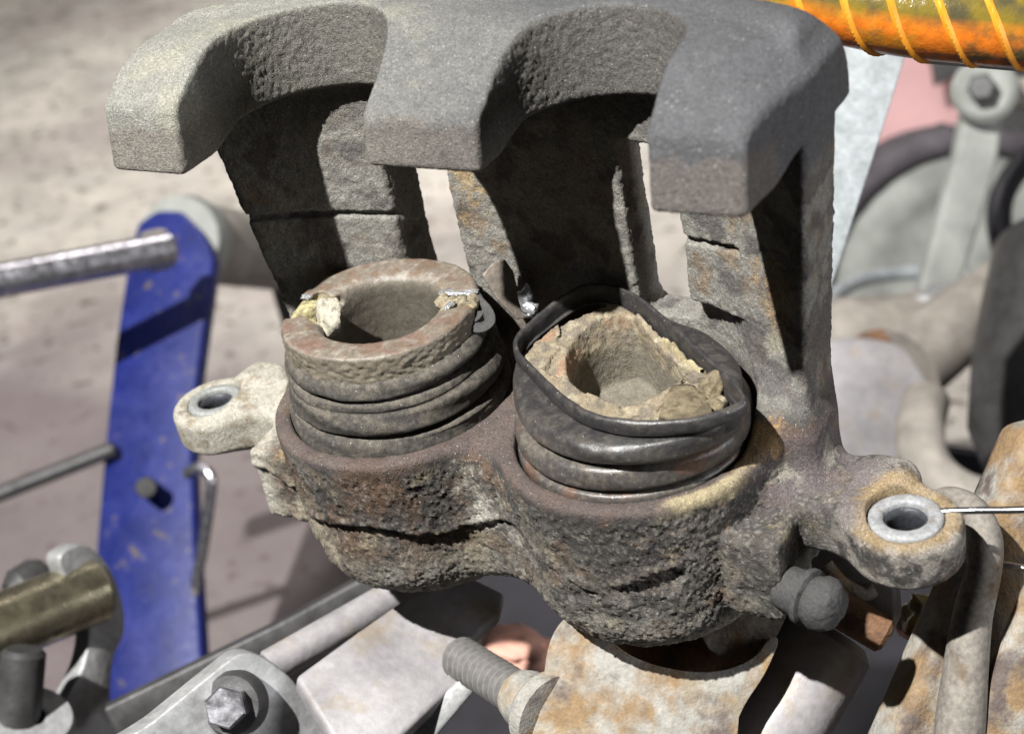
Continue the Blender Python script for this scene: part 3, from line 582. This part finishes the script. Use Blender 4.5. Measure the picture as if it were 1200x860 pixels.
solid('flange_nut', [(0, 0), (6, .0), (7, .25), (7.2, .5), (9.6, .7), (9.6, 1), (0, 1)], at(606, 812, 362), at(646, 838, 353), M['rust_white'], sad, n=40)

# ------------------------------------------------------------------ hub parts right of the bracket
jt = thing('swivel_joint', 'pale steel barrel joint with slotted plate behind the bleed screw', 'joint', at(940, 900, 470))
rod('barrel', at(972, 740, 372), at(880, 900, 366), 12.2, M['pale_steel'], jt, ch=2.5, n=56)
plate('slotted_plate', [(925, 642), (985, 640), (1048, 690), (1050, 720), (1036, 752), (980, 720), (930, 690)], 362, 4, M['pale_steel'], jt, gu=.4, bevel=1.2)
tube('slot_rim', [at(968, 662, 359), at(985, 682, 358), at(1010, 696, 357), at(1024, 690, 357)], 1.8, M['rust_white'], jt)
rod('rusty_pin', at(970, 706, 357), at(1040, 746, 354), 4.4, M['rust'], jt, ch=1)

bm_ = thing('rusty_beam', 'rust streaked pale steel beam with a grey strap bent over it, beside the wire', 'beam', at(1150, 900, 420))
plate('beam_web', [(1040, 890), (1092, 770), (1150, 640), (1210, 500), (1290, 480), (1290, 900)], 346, 14, M['rust_white'], bm_, gu=-.15, bevel=2.5)
plate('beam_cap', [(1150, 880), (1165, 800), (1210, 690), (1290, 600), (1290, 900)], 330, 6, M['rust_white'], bm_, gu=-.1, bevel=2.0)
tube('strap', [at(1100, 592, 346), at(1120, 589, 338), at(1142, 602, 332), at(1154, 632, 329), at(1152, 672, 329), at(1140, 720, 330), at(1132, 780, 331), at(1126, 840, 331), at(1120, 920, 331)], [3.6, 4.2, 4.8, 5.2, 5.2, 5.8, 6.6, 7.4, 7.8], M['strap'], bm_, seg=24, flat=.72)

# ------------------------------------------------------------------ orange hose, top right
hs = thing('orange_hose', 'orange ribbed flexible hose with dirty olive top crossing over the galvanised strip', 'hose', at(1050, 20, 350))
HP = [at(800, -60, 352), at(872, -34, 348), at(960, -6, 340), at(1060, 14, 334), at(1160, 24, 330), at(1320, 34, 326)]
tube('hose_body', HP, 9.6, M['orange'], hs, seg=48, n=16)
tube('spiral_rib', HP, 9.35, M['orange_rib'], hs, seg=64, n=60, ridges=(10.0, 1.1, .065))
plate('white_sleeve', [(1078, 72), (1210, 83), (1290, 88), (1290, 62), (1075, 50)], 352, 3, M['galv'], hs, bevel=.8)

# ------------------------------------------------------------------ wheel side, right background
SC = 1.0
gs = thing('galvanised_strip', 'spangled white galvanised sheet strip standing behind the caliper', 'strip', at(990, 300, 560))
plate('sheet', [(965, 20), (1072, 30), (1040, 135), (1004, 245), (960, 380), (930, 420), (930, 60)], 470, 3, M['galv'], gs, bevel=.6)
SC = 1.4
pk = thing('pink_panel', 'pink painted sheet panel far behind the lever arm', 'panel', at(1100, 200, 960))
plate('panel_sheet', [(940, -40), (1300, -40), (1300, 230), (940, 230)], 940, 6, M['pink'], pk, bevel=1)
plate('cutout_bracket', [(1092, 62), (1130, 56), (1230, 50), (1230, 160), (1160, 150), (1120, 88), (1098, 100)], 900, 8, M['dark_steel'], pk, bevel=1)
dr = thing('wheel_drum', 'grey green wheel drum with dark rubbed rim behind the lever arm', 'drum', at(1110, 400, 800))
ctr = at(1130, 335, 800); axd = tuple(-VIEW+.18*CR[1])
lathe('drum_face', [(a_*SC, b_*SC) for a_, b_ in [(.1, 6), (18, 6), (20, 2), (44, 0), (48, 4), (62, 5), (66, 2), (70, -2), (70, -30), (.1, -30)]], ctr, axd, M['drum'], dr, n=96, nz=.8)
lathe('tyre', [(a_*SC, b_*SC) for a_, b_ in [(69.2, -20), (69.2, 4), (71, 8), (74, 9.5), (78, 8), (81, 3), (82, -6), (82, -40), (69.2, -40)]], ctr, axd, M['tyre'], dr, n=96, nz=.6)
for k in range(26):
    an = 2*np.pi*k/26; e1_ = CR[0]; e2_ = -CR[1]; d_ = e1_*np.cos(an)+e2_*np.sin(an)
    tube('tread_block', [ctr+d_*80*SC-VIEW*2*SC, ctr+d_*83*SC+VIEW*6*SC, ctr+d_*83.5*SC+VIEW*30*SC], 3.6, M['tyre'], dr, seg=8, n=4)
lv = thing('lever_arm', 'long grey cast lever with a round boss in front of the wheel drum', 'lever', at(1090, 360, 600))
plate('lever_bar', [(1132, 118), (1178, 118), (1172, 180), (1150, 260), (1122, 352), (1074, 352), (1098, 260), (1120, 180)], 600, 10, M['drum'], lv, bevel=2.5)
rod('boss', at(1153, 106, 588), at(1156, 108, 612), 12.5, M['drum'], lv, ch=2.5, n=48)
plate('side_link', [(1170, 88), (1290, 96), (1290, 130), (1170, 124)], 606, 8, M['tan'], lv, bevel=2)
rg = thing('steel_ring', 'thin bright steel ring lying at the foot of the wheel drum', 'ring', at(1060, 340, 640))
tube('ring_wire', [at(960, 380, 620), at(976, 348, 640), at(1010, 328, 655), at(1060, 320, 665), at(1110, 320, 665), at(1150, 330, 660)], 3.2, M['galv'], rg)
yk = thing('axle_yoke', 'brown grey cast axle yoke spreading into two arms under the lever', 'yoke', at(1070, 480, 560))
tube('arm', [at(950, 400, 560), at(1000, 392, 560), at(1060, 376, 565), at(1110, 362, 570)], [16, 14, 10, 9], M['tan'], yk, seg=28)
tube('arm', [at(1060, 430, 545), at(1110, 390, 555), at(1160, 350, 565), at(1240, 300, 580)], [15, 14, 12, 12], M['tan'], yk, seg=28)
rod('pivot_sleeve', at(1080, 372, 560), at(1110, 350, 575), 8, M['grey_steel'], yk, ch=1.5)
plate('web', smooth_px([(960, 410), (1040, 400), (1090, 430), (1110, 480), (1090, 560), (1020, 560), (960, 540)], 4), 540, 30, M['pale_steel'], yk, bevel=6)
rod('pivot_bolt', at(1150, 102, 580), at(1153, 106, 590), 5.5, M['dark_steel'], lv, ch=1, n=6)
tube('weld_bead', [at(1000, 402, 548), at(1040, 396, 546), at(1080, 404, 544), at(1106, 430, 544)], 3.2, M['rust'], yk)
bh = thing('brake_hose', 'thin black rubber hose looping behind the lever arm', 'hose', at(1180, 330, 700))
tube('hose_line', [at(1250, 150, 700), at(1200, 190, 690), at(1172, 240, 680), at(1180, 300, 670), at(1215, 340, 660), at(1280, 350, 650)], 5.5, M['black'], bh, seg=20)
cp = thing('dark_cup', 'dark blue grey rubber cup hanging beside the axle yoke', 'cup', at(1180, 580, 500))
solid('cup_shell', [(0, 0), (10, .01), (20, .06), (27, .2), (30, .45), (31, .7), (31, .96), (29, 1), (0, 1)], at(1222, 575, 490), at(1276, 300, 520), M['dark_steel'], cp, n=64)
pp = thing('curved_pipe', 'grey brown pipe curving under the dark cup', 'pipe', at(1100, 590, 500))
tube('pipe_body', [at(1085, 470, 520), at(1078, 505, 505), at(1086, 545, 495), at(1115, 575, 488), at(1160, 590, 486), at(1260, 600, 490)], 8.0, M['tan'], pp, seg=28)
SC = 1.0
tr = thing('dark_filler_tray', 'black tray added on the floor as a dark filler below the caliper', 'tray', (60, 200, -420))  # added dark filler for the background here, not an identified object
bm = bmesh.new()
def bx(c, s_):
    r = bmesh.ops.create_cube(bm, size=1); bmesh.ops.scale(bm, verts=r['verts'], vec=[k*MM for k in s_]); bmesh.ops.translate(bm, verts=r['verts'], vec=[k*MM for k in c])
bx((20, 320, -416), (700, 400, 6))
for sx in (-1, 1): bx((20+sx*349, 320, -402), (6, 408, 34)); bx((20, 320+sx*199, -402.5), (692, 6, 33))
me = bpy.data.meshes.new('filler_pan'); bm.to_mesh(me); bm.free(); me.materials.append(M['black']); o_ = bpy.data.objects.new('filler_pan', me); col.objects.link(o_); attach(o_, tr)
for k, (u, v, sz, lb, mt_) in enumerate([(610, 760, (13, 9, 6), 'pink scrap of rag under the threaded stud', 'flesh'), (1095, 728, (9, 8, 6), 'orange scrap lying in the dark beside the rusty beam', 'orange')]):
    bm = bmesh.new(); bmesh.ops.create_icosphere(bm, subdivisions=4, radius=1); V = np.array([v_.co[:] for v_ in bm.verts]); F = np.array([[v_.index for v_ in f.verts] for f in bm.faces]); bm.free()
    V = V*(1+.5*fbm(V+k*7, 1.1, 3, k))[:, None]*np.array(sz)+at(u, v, 520 if k == 0 else 400)
    tag(mesh('cloth_scrap', V, F, M[mt_]), lb, 'rag')
